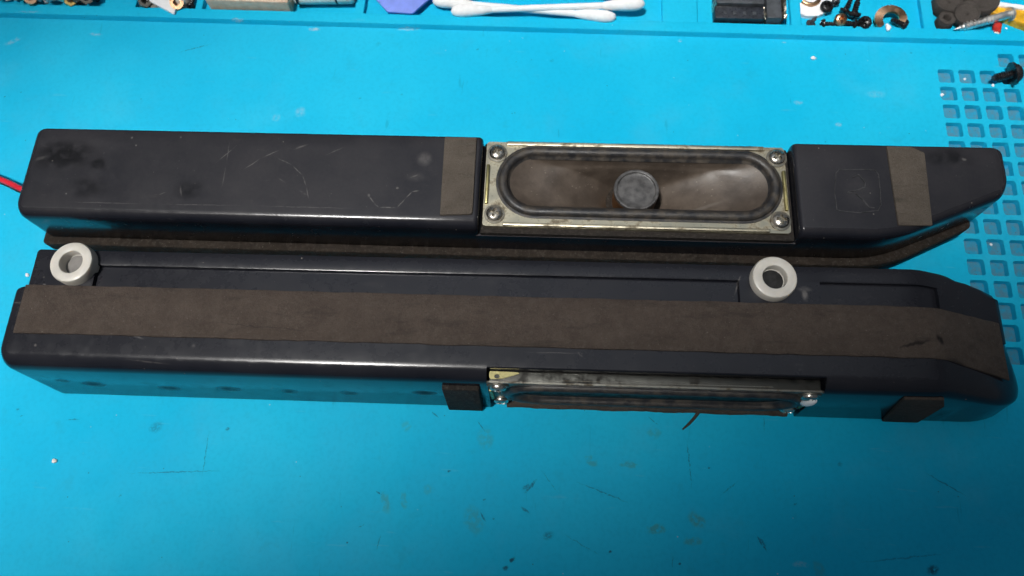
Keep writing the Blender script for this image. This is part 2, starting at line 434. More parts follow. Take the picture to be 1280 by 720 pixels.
M_BLUEST = mat_plain('pale_blue_plastic', (0.35, 0.72, 0.82), 0.35, 0, 0.05, 0.3)
M_PURPLE = mat_plain('violet_blue_plastic', (0.20, 0.28, 0.78), 0.45, 0, 0.08, 0.3)
M_BEIGE = mat_plain('beige_plastic', (0.66, 0.48, 0.35), 0.55, 0, 0.12, 0.4)
M_CREAM = mat_plain('cream_plastic', (0.84, 0.79, 0.70), 0.5, 0, 0.10, 0.4)
M_STEEL = mat_metal('bright_steel', (0.85, 0.83, 0.80), 0.42, 0.15)
M_BRASS = mat_metal('brass', (0.80, 0.52, 0.16), 0.28, 0.3)
M_COPPER = mat_metal('copper_washer', (0.72, 0.42, 0.24), 0.3, 0.3)
M_RUBFOOT = mat_foam('dusty_black_rubber', (0.060, 0.052, 0.047), (0.105, 0.092, 0.084))
M_YELLOW = mat_plain('amber_plastic', (0.72, 0.38, 0.02), 0.25, 0, 0.25, 0.4)
M_RED = mat_plain('red_plastic', (0.48, 0.03, 0.02), 0.4, 0, 0.3, 0.8)
M_CHIP = mat_plain('black_moulded_plastic', (0.014, 0.016, 0.022), 0.32, 0, 0.5, 0.7, 0.2)
M_CHIPG = mat_plain('grey_moulded_plastic', (0.050, 0.055, 0.062), 0.4, 0, 0.3, 0.5, 0.1)
M_FOIL = mat_metal('crumpled_foil', (0.70, 0.64, 0.52), 0.3, 0.4)

# ------------------------------------------------------------------ mesh helpers
def obj(name, verts, faces, mats, parent=None, smooth=30, mi=None, scale=S):
    me = bpy.data.meshes.new(name)
    me.from_pydata([(v[0] * scale, v[1] * scale, v[2] * scale) for v in verts], [], faces)
    if not isinstance(mats, (list, tuple)):
        mats = [mats]
    for q in mats:
        me.materials.append(q)
    if mi:
        me.polygons.foreach_set('material_index', mi)
    bm = bmesh.new(); bm.from_mesh(me)
    bmesh.ops.remove_doubles(bm, verts=bm.verts, dist=1e-7)
    bmesh.ops.recalc_face_normals(bm, faces=bm.faces)
    if smooth:
        for f in bm.faces: f.smooth = True
        for e in bm.edges:
            if len(e.link_faces) == 2 and e.calc_face_angle(0) > math.radians(smooth):
                e.smooth = False
    bm.to_mesh(me); bm.free()
    o = bpy.data.objects.new(name, me)
    COL.objects.link(o)
    if parent: o.parent = parent
    return o

def empty(name, loc, rz=0.0, label=None, cat=None, group=None, rot=None):
    o = bpy.data.objects.new(name, None)
    o.empty_display_size = 0.01
    COL.objects.link(o)
    o.location = Vector(loc) * S
    o.rotation_euler = rot if rot else (0, 0, rz)
    if label: tag(o, label, cat, group)
    return o

def tag(o, label, cat, group=None):
    o['label'] = label; o['category'] = cat
    if group: o['group'] = group
    return o

def rpoly(pts, inset=0.0, n=6):
    """pts (x, y, r) counter-clockwise -> rounded outline, moved inwards by inset"""
    N = len(pts); out = []
    P2 = [np.array(p[:2], float) for p in pts]
    nr = []
    for i in range(N):
        d = P2[(i + 1) % N] - P2[i]; d = d / np.linalg.norm(d)
        nr.append(np.array([-d[1], d[0]]))
    for i in range(N):
        n0, n1 = nr[i - 1], nr[i]
        A = np.array([n0, n1]); b = np.array([n0 @ P2[i] + inset, n1 @ P2[i] + inset])
        c = np.linalg.solve(A, b)
        r = max(pts[i][2] - inset, 0.05)
        d0 = np.array([-n0[1], n0[0]]) * -1; d0 = -np.array([n0[1], -n0[0]])     # direction of incoming edge reversed below
        din = np.array([n0[1], -n0[0]]); dout = np.array([n1[1], -n1[0]])
        ang = math.acos(max(-1, min(1, float(din @ dout))))
        t = r * math.tan(ang / 2)
        a, e = c - din * t, c + dout * t
        cen = a + n0 * r
        for k in range(n + 1):
            th = ang * k / n
            v = (a - cen)
            out.append(cen + np.array([v[0] * math.cos(th) - v[1] * math.sin(th), v[0] * math.sin(th) + v[1] * math.cos(th)]))
    return [(float(q[0]), float(q[1])) for q in out]

def prism(pts, z0, z1, bt=0.0, bb=0.0, n=6, nb=6):
    rings = []
    if bb:
        for k in range(nb):
            th = math.pi / 2 * k / nb
            rings.append((z0 + bb * (1 - math.sin(th)), bb * (1 - math.cos(th))))
        rings = rings[::-1]
        rings = [(z0 + bb * (1 - math.cos(math.pi / 2 * k / nb)), bb * (1 - math.sin(math.pi / 2 * k / nb))) for k in range(nb + 1)]
    else:
        rings = [(z0, 0)]
    if bt:
        rings += [(z1 - bt * (1 - math.sin(math.pi / 2 * k / nb)), bt * (1 - math.cos(math.pi / 2 * k / nb))) for k in range(nb + 1)]
    else:
        rings += [(z1, 0)]
    V, F = [], []
    for z, ins in rings:
        V += [(x, y, z) for x, y in rpoly(pts, ins, n)]
    L = len(V) // len(rings)
    for i in range(len(rings) - 1):
        for j in range(L):
            k = (j + 1) % L
            F.append((i * L + j, i * L + k, (i + 1) * L + k, (i + 1) * L + j))
    F.append(tuple(range(L))[::-1])
    F.append(tuple(range((len(rings) - 1) * L, len(rings) * L)))
    return V, F

def join(*parts):
    V, F = [], []
    for v, f in parts:
        o = len(V); V += list(v); F += [tuple(i + o for i in q) for q in f]
    return V, F

def loft(rings, caps=True, closed=True):
    V = [p for r in rings for p in r]; L = len(rings[0]); F = []
    for i in range(len(rings) - 1):
        for j in range(L if closed else L - 1):
            k = (j + 1) % L
            F.append((i * L + j, i * L + k, (i + 1) * L + k, (i + 1) * L + j))
    if caps:
        F.append(tuple(range(L))); F.append(tuple(range((len(rings) - 1) * L, len(rings) * L))[::-1])
    return V, F

def lathe(prof, n=32, c=(0, 0)):
    rings = [[(c[0] + r * math.cos(2 * math.pi * k / n), c[1] + r * math.sin(2 * math.pi * k / n), z) for k in range(n)] for r, z in prof]
    return loft(rings, caps=True)

def box(x0, x1, y0, y1, z0, z1, b=0.3):
    return prism([(x0, y0, b), (x1, y0, b), (x1, y1, b), (x0, y1, b)], z0, z1, b, 0, 2, 2)

def tube(path, r, n=10):
    path = [Vector(p) for p in path]; rings = []
    rr = r if isinstance(r, (list, tuple)) else [r] * len(path)
    for i, p in enumerate(path):
        d = (path[min(i + 1, len(path) - 1)] - path[max(i - 1, 0)]).normalized()
        a = d.orthogonal().normalized() if abs(d.z) > 0.95 else Vector((-d.y, d.x, 0)).normalized()
        b = d.cross(a)
        rings.append([tuple(p + rr[i] * (math.cos(2 * math.pi * k / n) * a + math.sin(2 * math.pi * k / n) * b)) for k in range(n)])
    return loft(rings)

def holed_plate(outer, hole, z0, z1):
    """flat plate with one hole"""
    A = [Vector((x, y, 0)) for x, y in outer]; B = [Vector((x, y, 0)) for x, y in hole]
    tri = tessellate_polygon([A, B]); P = A + B; n = len(P)
    V = [(p.x, p.y, z1) for p in P] + [(p.x, p.y, z0) for p in P]
    F = [tuple(t) for t in tri] + [tuple(i + n for i in t)[::-1] for t in tri]
    for s, L in ((0, len(A)), (len(A), len(B))):
        for j in range(L):
            k = (j + 1) % L
            F.append((s + j, s + k, s + k + n, s + j + n))
    return V, F

def stadium(cx, cy, hl, hw, off=0.0, n=24):
    out = []; r = hw - off; a = hl - hw
    for k in range(n + 1):
        th = -math.pi / 2 + math.pi * k / n
        out.append((cx + a + r * math.cos(th), cy + r * math.sin(th)))
    for q in range(1, 12):
        out.append((cx + a - 2 * a * q / 12, cy + r))
    for k in range(n + 1):
        th = math.pi / 2 + math.pi * k / n
        out.append((cx - a + r * math.cos(th), cy + r * math.sin(th)))
    for q in range(1, 12):
        out.append((cx - a + 2 * a * q / 12, cy - r))
    return out

def screw_head(r, h, rot=0.3, nr=14, nt=56, base=0.0):
    """domed cross-recess head as a polar height field"""
    V = [(0, 0, base + h * 0.45)]; F = []
    for i in range(1, nr + 1):
        q = i / nr
        for k in range(nt):
            th = 2 * math.pi * k / nt
            x, y = q * math.cos(th), q * math.sin(th)
            z = h * (0.35 + 0.65 * math.sqrt(max(0, 1 - (q * 0.98) ** 2)))
            xr = x * math.cos(rot) + y * math.sin(rot); yr = -x * math.sin(rot) + y * math.cos(rot)
            if q < 0.62 and min(abs(xr), abs(yr)) < 0.17:
                z -= h * 0.75 * min(1, (0.62 - q) / 0.10)
            V.append((x * r, y * r, base + z))
    for k in range(nt):
        F.append((0, 1 + k, 1 + (k + 1) % nt))
    for i in range(nr - 1):
        for k in range(nt):
            a, b = 1 + i * nt + k, 1 + i * nt + (k + 1) % nt
            F.append((a, a + nt, b + nt, b))
    o = len(V)
    V += [(r * math.cos(2 * math.pi * k / nt), r * math.sin(2 * math.pi * k / nt), base) for k in range(nt)]
    s = 1 + (nr - 1) * nt
    for k in range(nt):
        F.append((s + k, o + k, o + (k + 1) % nt, s + (k + 1) % nt))
    F.append(tuple(range(o, o + nt))[::-1])
    return V, F

# ------------------------------------------------------------------ the mat (setting)
GX, GY, PITCH, CW, DEPTH = 0.0, 0.0, 7.0, 5.3, 2.0
NC, NRW = 12, 16
MAT_X0, MAT_X1, MAT_Y0 = -620.0, 320.0, -480.0
RID0, RID1, RID2, RZ = 3.4, 4.6, 8.2, 2.3         # ridge foot, ridge crest, inner edge, height
V, F, MI = [], [], []
def q4(a, b, c, d, mi=0):
    o = len(V); V.extend([a, b, c, d]); F.append((o, o + 1, o + 2, o + 3)); MI.append(mi)
gx0, gx1 = -0.85, -0.85 + NC * PITCH
gy1, gy0 = 0.85, 0.85 - NRW * PITCH
def cellloop(c, r, z, ins=0.0):
    x0, x1 = c * PITCH + ins, c * PITCH + CW - ins
    y1, y0 = -r * PITCH - ins, -r * PITCH - CW + ins
    return [(x, y, z) for x, y in rpoly([(x0, y0, .8), (x1, y0, .8), (x1, y1, .8), (x0, y1, .8)], 0, 3)]
for r in range(NRW):
    for c in range(NC):
        tx0 = -0.85 + c * PITCH; tx1 = tx0 + PITCH; ty1 = 0.85 - r * PITCH; ty0 = ty1 - PITCH
        if r == 0 and c < 3:
            q4((tx0, ty0, 0), (tx1, ty0, 0), (tx1, ty1, 0), (tx0, ty1, 0)); continue
        top = cellloop(c, r, 0); mid = cellloop(c, r, -0.25, 0.06); bot = cellloop(c, r, -DEPTH, 0.12)
        cor = [(tx0, ty0, 0), (tx1, ty0, 0), (tx1, ty1, 0), (tx0, ty1, 0)]
        n = len(top); o = len(V); V.extend(top + mid + bot + cor); O = o + 3 * n
        for j in range(n):
            k = (j + 1) % n
            F.append((o + j, o + k, o + n + k, o + n + j)); MI.append(0)
            F.append((o + n + j, o + n + k, o + 2 * n + k, o + 2 * n + j)); MI.append(0)
            if j % 4 == 3:
                F.append((O + j // 4, O + (j // 4 + 1) % 4, o + k, o + j)); MI.append(0)
            else:
                F.append((O + j // 4, o + k, o + j)); MI.append(0)
        F.append(tuple(range(o + 2 * n, o + 3 * n))); MI.append(1)
# flat sheet round the grid
q4((MAT_X0, MAT_Y0, 0), (gx0, MAT_Y0, 0), (gx0, RID0, 0), (MAT_X0, RID0, 0))
q4((gx1, MAT_Y0, 0), (MAT_X1, MAT_Y0, 0), (MAT_X1, RID0, 0), (gx1, RID0, 0))
q4((gx0, MAT_Y0, 0), (gx1, MAT_Y0, 0), (gx1, gy0, 0), (gx0, gy0, 0))
q4((gx0, gy1, 0), (gx1, gy1, 0), (gx1, RID0, 0), (gx0, RID0, 0))
# ridge in front of the parts trays and the tray floor behind it
TF = 0.3
prof = [(RID0, 0), (RID0 + .12, .08), (RID0 + .2, .3), (RID0 + .45, RZ - .35), (RID0 + .6, RZ - .1), (RID0 + .9, RZ), (RID2 - .3, RZ), (RID2, RZ - .25), (RID2 + .3, TF), (110, TF), (110.3, RZ), (120, RZ)]
for (a, za), (b, zb) in zip(prof[:-1], prof[1:]):
    q4((MAT_X0, a, za), (MAT_X1, a, za), (MAT_X1, b, zb), (MAT_X0, b, zb))
mat = obj('work_mat', V, F, [M_MAT, M_CELL], None, 35, MI)
mat['kind'] = 'structure'
# tray dividers (parts of the mat)
def divider(pxa, pxb):
    xa, ya = U(pxa, 12, RZ); xb, yb = U(pxb, 12, RZ)
    y0 = RID2 - 1.0; y1 = 109.9
    v, f = prism([(xa, y0, .3), (xb, y0, .3), (xb, y1, .3), (xa, y1, .3)], TF - .2, RZ - 0.06, .35, 0, 2, 3)
    obj('tray_divider', v, f, M_MAT, mat, 35)
for a, b in [(128, 168), (243, 252), (443, 455), (828, 872), (988, 1001), (1152, 1166)]:
    divider(a, b)

# ------------------------------------------------------------------ loudspeaker driver (frame > surround, cone, dust cap, screws)
DX0, DX1, DY0, DY1 = 138.2, 226.8, 1.2, 29.0
DC = ((DX0 + DX1) / 2 + 1.0, 15.9)
def make_driver(root, to, screws, th=1.2, pm=None, long_edges=True):
    """to: maps driver coordinates (rear-box layout, z up from the plate top) to box coordinates"""
    T = lambda vf: ([to(*p) for p in vf[0]], vf[1])
    outer = rpoly([(DX0, DY0, 1.0), (DX1, DY0, 1.0), (DX1, DY1, 1.0), (DX0, DY1, 1.0)], 0, 4)
    hole = stadium(DC[0], DC[1], 42.0, 12.0)
    frame = obj('driver_frame', *T(holed_plate(outer, hole, -th, 0)), pm or M_PLATE, root, 30)
    # pressed rim of the basket under the plate
    obj('basket_wall', *T(loft([[(x, y, z) for x, y in stadium(DC[0], DC[1], 42.0 + o, 12.0 + o)] for o, z in ((0, -1.2), (-.3, -3), (-1.6, -9))], caps=False)), M_PLATE_D, frame, 40)
    # raised strips along the long edges of the plate
    for (y0, y1, nm) in ((DY0 + .05, DY0 + 1.1, 0), (DY1 - 1.4, DY1 - .05, 1)) if long_edges else ():
        obj('edge_flange', *T(box(DX0 + 6, DX1 - 6, y0, y1, 0.0, 0.75, .3)), M_PLATE, frame, 40)
    for x0, x1 in ((DX0 + .3, DX0 + 1.3), (DX1 - 1.3, DX1 - .3)):
        obj('end_tab', *T(box(x0, x1, DY0 + 7, DY1 - 8, 0.0, 0.9, .3)), M_CHROMATE, frame, 40)
    # half-roll rubber surround
    rings = []
    prof = [(-.1, -.3), (0, .15), (.6, .25)]
    for k in range(0, 11):
        th = math.pi * k / 10
        prof.append((0.7 + 1.4 * (1 - math.cos(th)), .25 + 1.3 * math.sin(th)))
    prof += [(3.8, .0), (4.3, -.6)]
    rings = [[(x, y, z) for x, y in stadium(DC[0], DC[1], 42.0, 12.0, o)] for o, z in prof]
    obj('surround', *T(loft(rings, caps=False)), M_RUBBER, frame, 50)
    # trough-shaped paper cone running down to the voice coil
    inner = stadium(DC[0], DC[1], 42.0, 12.0, 4.1)
    N = len(inner); rc = 6.0; rings = []
    circ = []
    for x, y in inner:
        dx, dy = (x - DC[0]) / 34.0, (y - DC[1]) / 7.9
        a = math.atan2(dy, dx); circ.append((DC[0] + rc * math.cos(a), DC[1] + rc * math.sin(a)))
    for k in range(0, 15):
        t = k / 14
        z = -.35 - 14.0 * (0.42 * t + 0.58 * t ** 2.2) - 0.9 * math.sin(math.pi * min(1, t * 2.5))
        rings.append([((1 - t) * x + t * cx, (1 - t) * y + t * cy, z) for (x, y), (cx, cy) in zip(inner, circ)])
    obj('cone', *T(loft(rings, caps=False)), M_CONE, frame, 60)
    # voice coil former with sunken cap
    R = 6.8
    pr = [(R, -4.6), (R, -3.9), (R - .15, -3.55), (R - .55, -3.45), (R - .95, -3.6), (R - 1.1, -4.15), (R - 1.5, -4.3), (R - 3.2, -4.05), (1.2, -3.95), (.02, -3.92)]
    obj('dust_cap', *T(lathe(pr, 40, DC)), M_CAP, frame, 50)
    obj('coil_former', *T(lathe([(R - .9, -17.5), (R - .15, -11.0), (R - .12, -4.61)], 40, DC)), M_GLUE, frame, 50)
    for i, (sx, sy) in enumerate(screws):
        sc = obj('screw', *T(([(x + sx, y + sy, z) for x, y, z in screw_head(2.35, 1.7, 0.4 + i * 0.9)[0]], screw_head(2.35, 1.7)[1])), M_SCREW, frame, 40)
        v, f = lathe([(3.0, 0.0), (3.0, .35), (2.0, .45), (.1, .45)], 28, (sx, sy))
        obj('screw_seat', *T((v, f)), M_PLATE_D, frame, 40)
        sc.location = frame.location
    return frame

# ------------------------------------------------------------------ rear speaker box (driver facing up)
rear = empty('speaker_box', (RR[0], RR[1], 0), RR[2],
             'long scratched black plastic speaker box lying with its oval driver facing up', 'speaker')
HZ, FZ = 26.0, 10.0
def prof_main(yf, yb, zt, rf, rb=0.8, nb=9, zb=0.0, draft=0.085):
    P = [(yf + .9, zb), (yf + .25, zb + .3), (yf, zb + .9)]
    dr = draft * (zt - rf - zb) if rf > 1 else 0.0
    P += [(yf + dr + rf * (1 - math.cos(math.pi / 2 * k / nb)), zt - rf * (1 - math.sin(math.pi / 2 * k / nb))) for k in range(nb + 1)]
    P += [(yf + dr + rf + (yb - rb - yf - dr - rf) * k / 6, zt) for k in range(1, 6)]
    P += [(yb - rb * (1 - math.sin(math.pi / 2 * k / 4)), zt - rb * (1 - math.cos(math.pi / 2 * k / 4))) for k in range(5)]
    P += [(yb, zb + .9), (yb - .9, zb)]
    return P
def rring(x, yf, yb=28.9, zt=26.0, rf=3.0):
    return [(x, y, z) for y, z in prof_main(yf, yb, zt, rf, 1.0, 9, FZ - .3, 0.02)]
def ends(x0, x1, r, r2=None):
    """rounded start (x0) and end (x1): list of (x, inset) pairs"""
    r2 = r if r2 is None else r2
    A = [(x0 + r * (1 - math.cos(math.pi / 2 * k / 7)), r * (1 - math.sin(math.pi / 2 * k / 7))) for k in range(8)]
    B = [(x1 - r2 * (1 - math.sin(math.pi / 2 * k / 7)), r2 * (1 - math.cos(math.pi / 2 * k / 7))) for k in range(8)]
    return A, B
A, B = ends(-.2, 137.2, 3.2, 1.4)
left = loft([rring(x, -.9 + d, 28.9 - d * .6, HZ - d * .3) for x, d in A] + [rring(x, -.9) for x in (40, 80, 120)] + [rring(x, -.9 + d * .6, 28.9 - d * .3, HZ - d) for x, d in B])
def taper(x):
    t = x - 247.0
    if t <= 0: return -.9
    if t < 16: return -.9 + .44 * t * t / 32
    return -.9 + .44 * (t - 8)
A, _ = ends(228.2, 0, 1.4)
rr_ = [rring(x, -.9 + d * .6, 28.9 - d * .3, HZ - d) for x, d in A] + [rring(x, taper(x)) for x in (236, 244, 247, 250, 253, 256, 259, 262, 265, 268, 272, 276, 280, 284, 285.2)]
for k in range(1, 9):
    th = math.pi / 2 * k / 8
    x = 285.2 + 3.0 * math.sin(th); d = 3.0 * (1 - math.cos(th))
    rr_.append(rring(x, taper(x) + d * 1.3, 28.9 - d * .6, HZ - d * .3))
right = loft(rr_)
mid = prism([(136, -0.75, .3), (229, -0.75, .3), (229, 29.2, .3), (136, 29.2, .3)], FZ - .3, 19.6, .35, 0, 2, 2)
lower = prism([(2, 0.4, 3), (257, 0.4, 40), (283, 12, 5), (285, 28.2, 2), (2, 28.2, 2)], 0.0, FZ - 4.8, 0, 1.0, 6, 3)
# the mid block is hollowed for the driver: a ring wall instead of a solid lid
ho = rpoly([(136, -0.75, .3), (229, -0.75, .3), (229, 29.2, .3), (136, 29.2, .3)], 0, 2)
hh = stadium(DC[0], DC[1], 43.2, 12.9)
mid = holed_plate(ho, hh, FZ - .3, 19.6)
obj('shell', *join(left, mid, right), M_REAR, rear, 32)
obj('lower_shell', *lower, M_REAR, rear, 32)
fl = prism([(-.8, -3.2, 1.2), (258, -3.2, 40), (285.0, 10.4, 1.5), (286.8, 29.4, 2), (-.8, 29.4, 1)], FZ - 5.0, FZ, .4, .3, 6, 3)
M_FLANGE = mat_foam('dusty_flange', (0.016, 0.013, 0.011), (0.045, 0.034, 0.026))
obj('seam_flange', *fl, M_FLANGE, rear, 40)
PZ = 22.6
sc = [RL(620, 188), RL(616, 266), RL(975, 192), RL(980, 270)]
sc = [(sc[0][0] + .2, 25.0), (sc[1][0] + .2, 4.9), (sc[2][0], 25.4), (sc[3][0], 5.0)]
make_driver(rear, lambda x, y, z: (x, y, z + PZ), sc)
# dusty ledge strip between plate and front wall
obj('gasket_strip', *holed_plate(rpoly([(137.6, -0.5, .3), (227.9, -0.5, .3), (227.9, 28.9, .3), (137.6, 28.9, .3)], 0, 2), hh, 19.65, 21.35), M_GASKET if False else M_FOAMD, rear, 40)
obj('foam_pad', *prism([(126.2, 2.4, .4), (135.6, 3.0, .8), (135.4, 28.0, .4), (125.8, 28.0, .3)], HZ, HZ + .7, .3, 0, 3, 2), M_FOAM, rear, 40)
obj('foam_pad', *prism([(255.2, 2.9, .4), (264.6, 3.1, .4), (265.6, 26.0, .6), (262.0, 28.0, .4), (255.0, 28.0, .3)], HZ, HZ + .6, .3, 0, 3, 2), M_FOAM, rear, 40)
# moulded mark: rounded square with a bent stroke in it
def mark_pts(lst): return [(*RL(*p), HZ + .02) for p in lst]
fr = mark_pts([(1046, 262), (1043, 240), (1045, 216), (1049, 212), (1085, 212), (1094, 213), (1098, 218), (1100, 238), (1101, 256), (1098, 263), (1075, 266), (1052, 264), (1046, 262)])
a = tube(fr, .16, 6)
b = tube(mark_pts([(1066, 222), (1073, 218), (1081, 228), (1081, 234), (1072, 238), (1060, 240)]), .22, 6)
c = tube(mark_pts([(1059, 241), (1070, 242), (1078, 249), (1086, 259), (1093, 260)]), .22, 6)
M_EMB = mat_plain('rubbed_plastic_relief', (0.038, 0.037, 0.039), 0.45, 0, 0.6, 0.5)
obj('moulded_mark', *join(a, b, c), M_EMB, rear, 50)
cx, cy = RL(531, 198)
obj('gate_mark', *lathe([(2.9, HZ - .1), (2.9, HZ + .03), (2.6, HZ + .05), (1.5, HZ + .09), (.05, HZ + .11)], 32, (cx, cy)), M_REAR, rear, 50)
# red lead wire at the far left end, its shadow built as a black tube
def wl(px, py, z):
    return (*loc(RR, px, py, z), z)
obj('lead_and_shadow', *tube([wl(-60, 196, 1.2), wl(-30, 210, 3), wl(0, 224, 6), wl(12, 229, 7), wl(26, 236, 8), (4, 14, 8)], .95, 10), M_WIRE, rear, 60)
obj('lead_and_shadow', *tube([wl(-60, 204, 1.2), wl(-30, 215, 2), wl(0, 228, 4.5), wl(12, 233, 5.6), wl(26, 240, 6.5), (4, 13, 6.5)], .55, 10), M_WIRE_SHADOW, rear, 60)

# ------------------------------------------------------------------ front speaker box (driver facing forward)
front = empty('speaker_box', (FR[0], FR[1], 0), FR[2],
              'long black plastic speaker box with foam tape strip and two white bushings, driver facing sideways', 'speaker')
TZ = 28.0
def drop(x, z):
    """the right end of the moulding slopes down"""
    t = max(0.0, x - 248.0)
    s = 0.0 if t <= 0 else (t * t / 8.0 if t < 4 else t - 2.0)
    return z - s * 0.52 * (z / TZ)
YF, YB, RF = -0.7, 24.6, 4.6
def ring(x, yf=YF, yb=YB, rf=RF, zt=TZ):
    k = max(0.0, (x - 262.0) / 18.0)
    return [(x - k * max(0.0, y) * .13, y, drop(x, z)) for y, z in prof_main(yf, yb, zt, rf)]
rings = []
for k in range(9):                                   # rounded left end
    th = math.pi / 2 * k / 8
    x = -1.7 + 3.6 * (1 - math.cos(th)); d = 3.6 * (1 - math.sin(th))
    x2 = 1.1 * (1 - math.cos(th))
    rings.append(ring(x, YF + d, YB - d * .35, RF * .75 + RF * .25 * (1 - d / 3.6), TZ - d * .30))
for x in (30, 70, 110, 132.0): rings.append(ring(x))
for x in (132.0, 160, 190, 220.5): rings.append(ring(x, 4.9, YB, 0.5))
for x in (220.5, 235, 246, 248, 249, 250, 251, 252, 254, 258, 263, 268): rings.append(ring(x))
for k in range(1, 10):                               # rounded right end
    th = math.pi / 2 * k / 9
    x = 268 + 14.6 * math.sin(th); d = 8.0 * (1 - math.cos(th))
    rings.append(ring(x, YF + d, YB + 3.0 - d * .25 - 3 * (1 - k / 9), RF, TZ - d * .9))
obj('shell', *loft(rings), M_FRONT, front, 32)
# rear ledge that carries the bushings, with two sunken panels
LZ = 24.2
def prof_ledge(sunk, yb=37.4, zt=LZ, y1=32.5):
    d = 1.3 if sunk else 0.0
    return [(20, 0.0), (20, zt - d), (24.8, zt - d), (y1 - .25, zt - d), (y1, zt - d + min(d, .2)), (y1 + .12, zt - .1 * (d > 0)), (y1 + .5, zt), (yb - 1.0, zt), (yb - .3, zt - .3), (yb, zt - 1.0), (yb, .3), (yb - .3, 0)]
def lring(x, sunk=False, yb=37.4, zt=LZ):
    return [(x, y, drop(x, z)) for y, z in prof_ledge(sunk, yb, zt)]
rg = [lring(-1.3, False, 36.8, LZ - .7), lring(-.9, False, 37.2, LZ - .2), lring(-.2)]
for a, b in ((18.0, 200.4), (223.0, 255.4)):
    rg += [lring(a - .25), lring(a, True)] + [lring(a + (b - a) * k / 12, True) for k in range(1, 12)] + [lring(b, True), lring(b + .25)]
rg += [lring(258), lring(260, False, 37.2), lring(263, False, 36.4), lring(267, False, 36.2), lring(272, False, 35.3), lring(276, False, 34.3), lring(277.6, False, 32.6), lring(278.2, False, 30.4, LZ - .6)]
obj('ledge', *loft(rg), M_FRONT, front, 32)
# foam tape along the top
rt = []
def foam_ring(x, y0, y1, h=.75):
    z = drop(x, TZ)
    sl = -.05
    return [(x, y0, z + sl), (x, y0 + .05, z + h - .2), (x, y0 + .3, z + h), (x, y0 * .66 + y1 * .34, z + h), (x, y0 * .33 + y1 * .67, z + h), (x, y1 - .3, z + h), (x, y1 - .05, z + h - .2), (x, y1, z + sl)]
random.seed(3)
nx = 90
for k in range(nx + 1):
    x = 1.6 + (274.5 - 1.6) * k / nx
    j0, j1 = random.uniform(-.12, .12), random.uniform(-.10, .10)
    y0 = 10.7 + j0; y1 = 24.75 + j1
    if x > 252: y0 -= (x - 252) * .10; 
    rt.append(foam_ring(x, y0, y1, .7 + random.uniform(-.1, .12) if 1.7 < x < 274 else .45))
obj('foam_tape', *loft(rt), M_FOAMW, front, 40)
# nylon bushings standing on the ledge
def bushing(px, py):
    x, y = loc(FR, px, py, 27.4)
    R, r = 6.15, 3.3
    pr = [(R, LZ - 1.0), (R, 26.6), (R - .25, 27.2), (R - .7, 27.4), (r + .5, 27.4), (r + .15, 27.3), (r, 27.0), (r, LZ + .3), (r - .2, LZ + .1)]
    v, f = lathe(pr, 48, (x, y)); f = f[:-2]
    b = obj('bushing', v, f, M_BUSH, front, 40)
    return x, y
b1 = bushing(88, 327); b2 = bushing(969, 346)
M_HOLE = mat_plain('dark_sleeve', (0.16, 0.15, 0.14), 0.5, 0, 0.2, 0.3)
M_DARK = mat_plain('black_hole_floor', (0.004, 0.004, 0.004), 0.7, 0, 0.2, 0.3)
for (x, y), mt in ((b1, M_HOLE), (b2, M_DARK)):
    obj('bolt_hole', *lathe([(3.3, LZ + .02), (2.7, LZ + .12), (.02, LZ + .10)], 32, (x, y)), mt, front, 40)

# forward-facing driver: rear-box driver coordinates turned a quarter round x
FX, SV = 176.2 - (DC[0] - 1.0), 0.90
def tof(x, y, z):
    return (x + FX, 1.3 - z, 1.0 + (y - DY0) * SV)
fdrv = make_driver(front, tof, [(DX0 + 3, 4.9), (DX0 + 3, 25.2), (DX1 - 3, 4.9), (DX1 - 3, 25.2)], .5, M_PLATE_D, False)  # plate in darker steel, its shade put into the colour
# tarnished carrier behind the plate, open lip above it and the yellowish corner lug
obj('driver_carrier', *join(box(132.6, 220.0, 1.85, 4.88, .2, 25.0, .3)), M_CARR, front, 40)
lug = holed_plate(rpoly([(132.6, 2.3, .8), (136.4, 2.7, .4), (141.5, 4.35, .2), (132.6, 4.6, .5)], 0, 4), [(134.7 + .75 * math.cos(t * math.pi / 6), 3.2 + .6 * math.sin(t * math.pi / 6)) for t in range(12)], 25.05, 25.5)
obj('corner_lug', *lug, M_CHROMATE, front, 40)
gk = []
random.seed(5)
for k in range(61):
    x = 136.5 + 82 * k / 60
    j = random.uniform(-.07, .07) + .12 * math.sin(k * .5)
    gk.append([(x, -.5 + j, 0.15), (x, -.7 + j, .6), (x, -.3 + j, 1.2), (x, 1.2, 1.3), (x, 1.2, .15)])
obj('gasket_strip', *loft(gk), M_GASKET, front, 40)
# foam pads wrapped on the front wall
def wall_pad(x0, x1, z0, z1, t, mt, skew=0.0, rag=0.0):
    v, f = prism([(x0, z0, .4), (x1, z0, .4), (x1 + skew, z1, .4), (x0 + skew, z1, .4)], 0, t, .35, 0, 3, 2)
    v = [(p[0], YF + .085 * p[1] - p[2], p[1]) for p in v]
    obj('foam_pad', v, f, mt, front, 40)
wall_pad(119.2, 129.4, .3, 21.8, 1.3, M_FOAMD, .4)
v, f = prism([(*wallpt(1090, 531), .5), (*wallpt(1137, 531), .5), (*wallpt(1180, 506), .5), (*wallpt(1180, 497), .5), (*wallpt(1130, 496), .5)], 0, .8, .35, 0, 3, 2)
obj('foam_pad', [(p[0], YF + .085 * p[1] - p[2] + .1, p[1]) for p in v], f, M_FOAMW, front, 40)
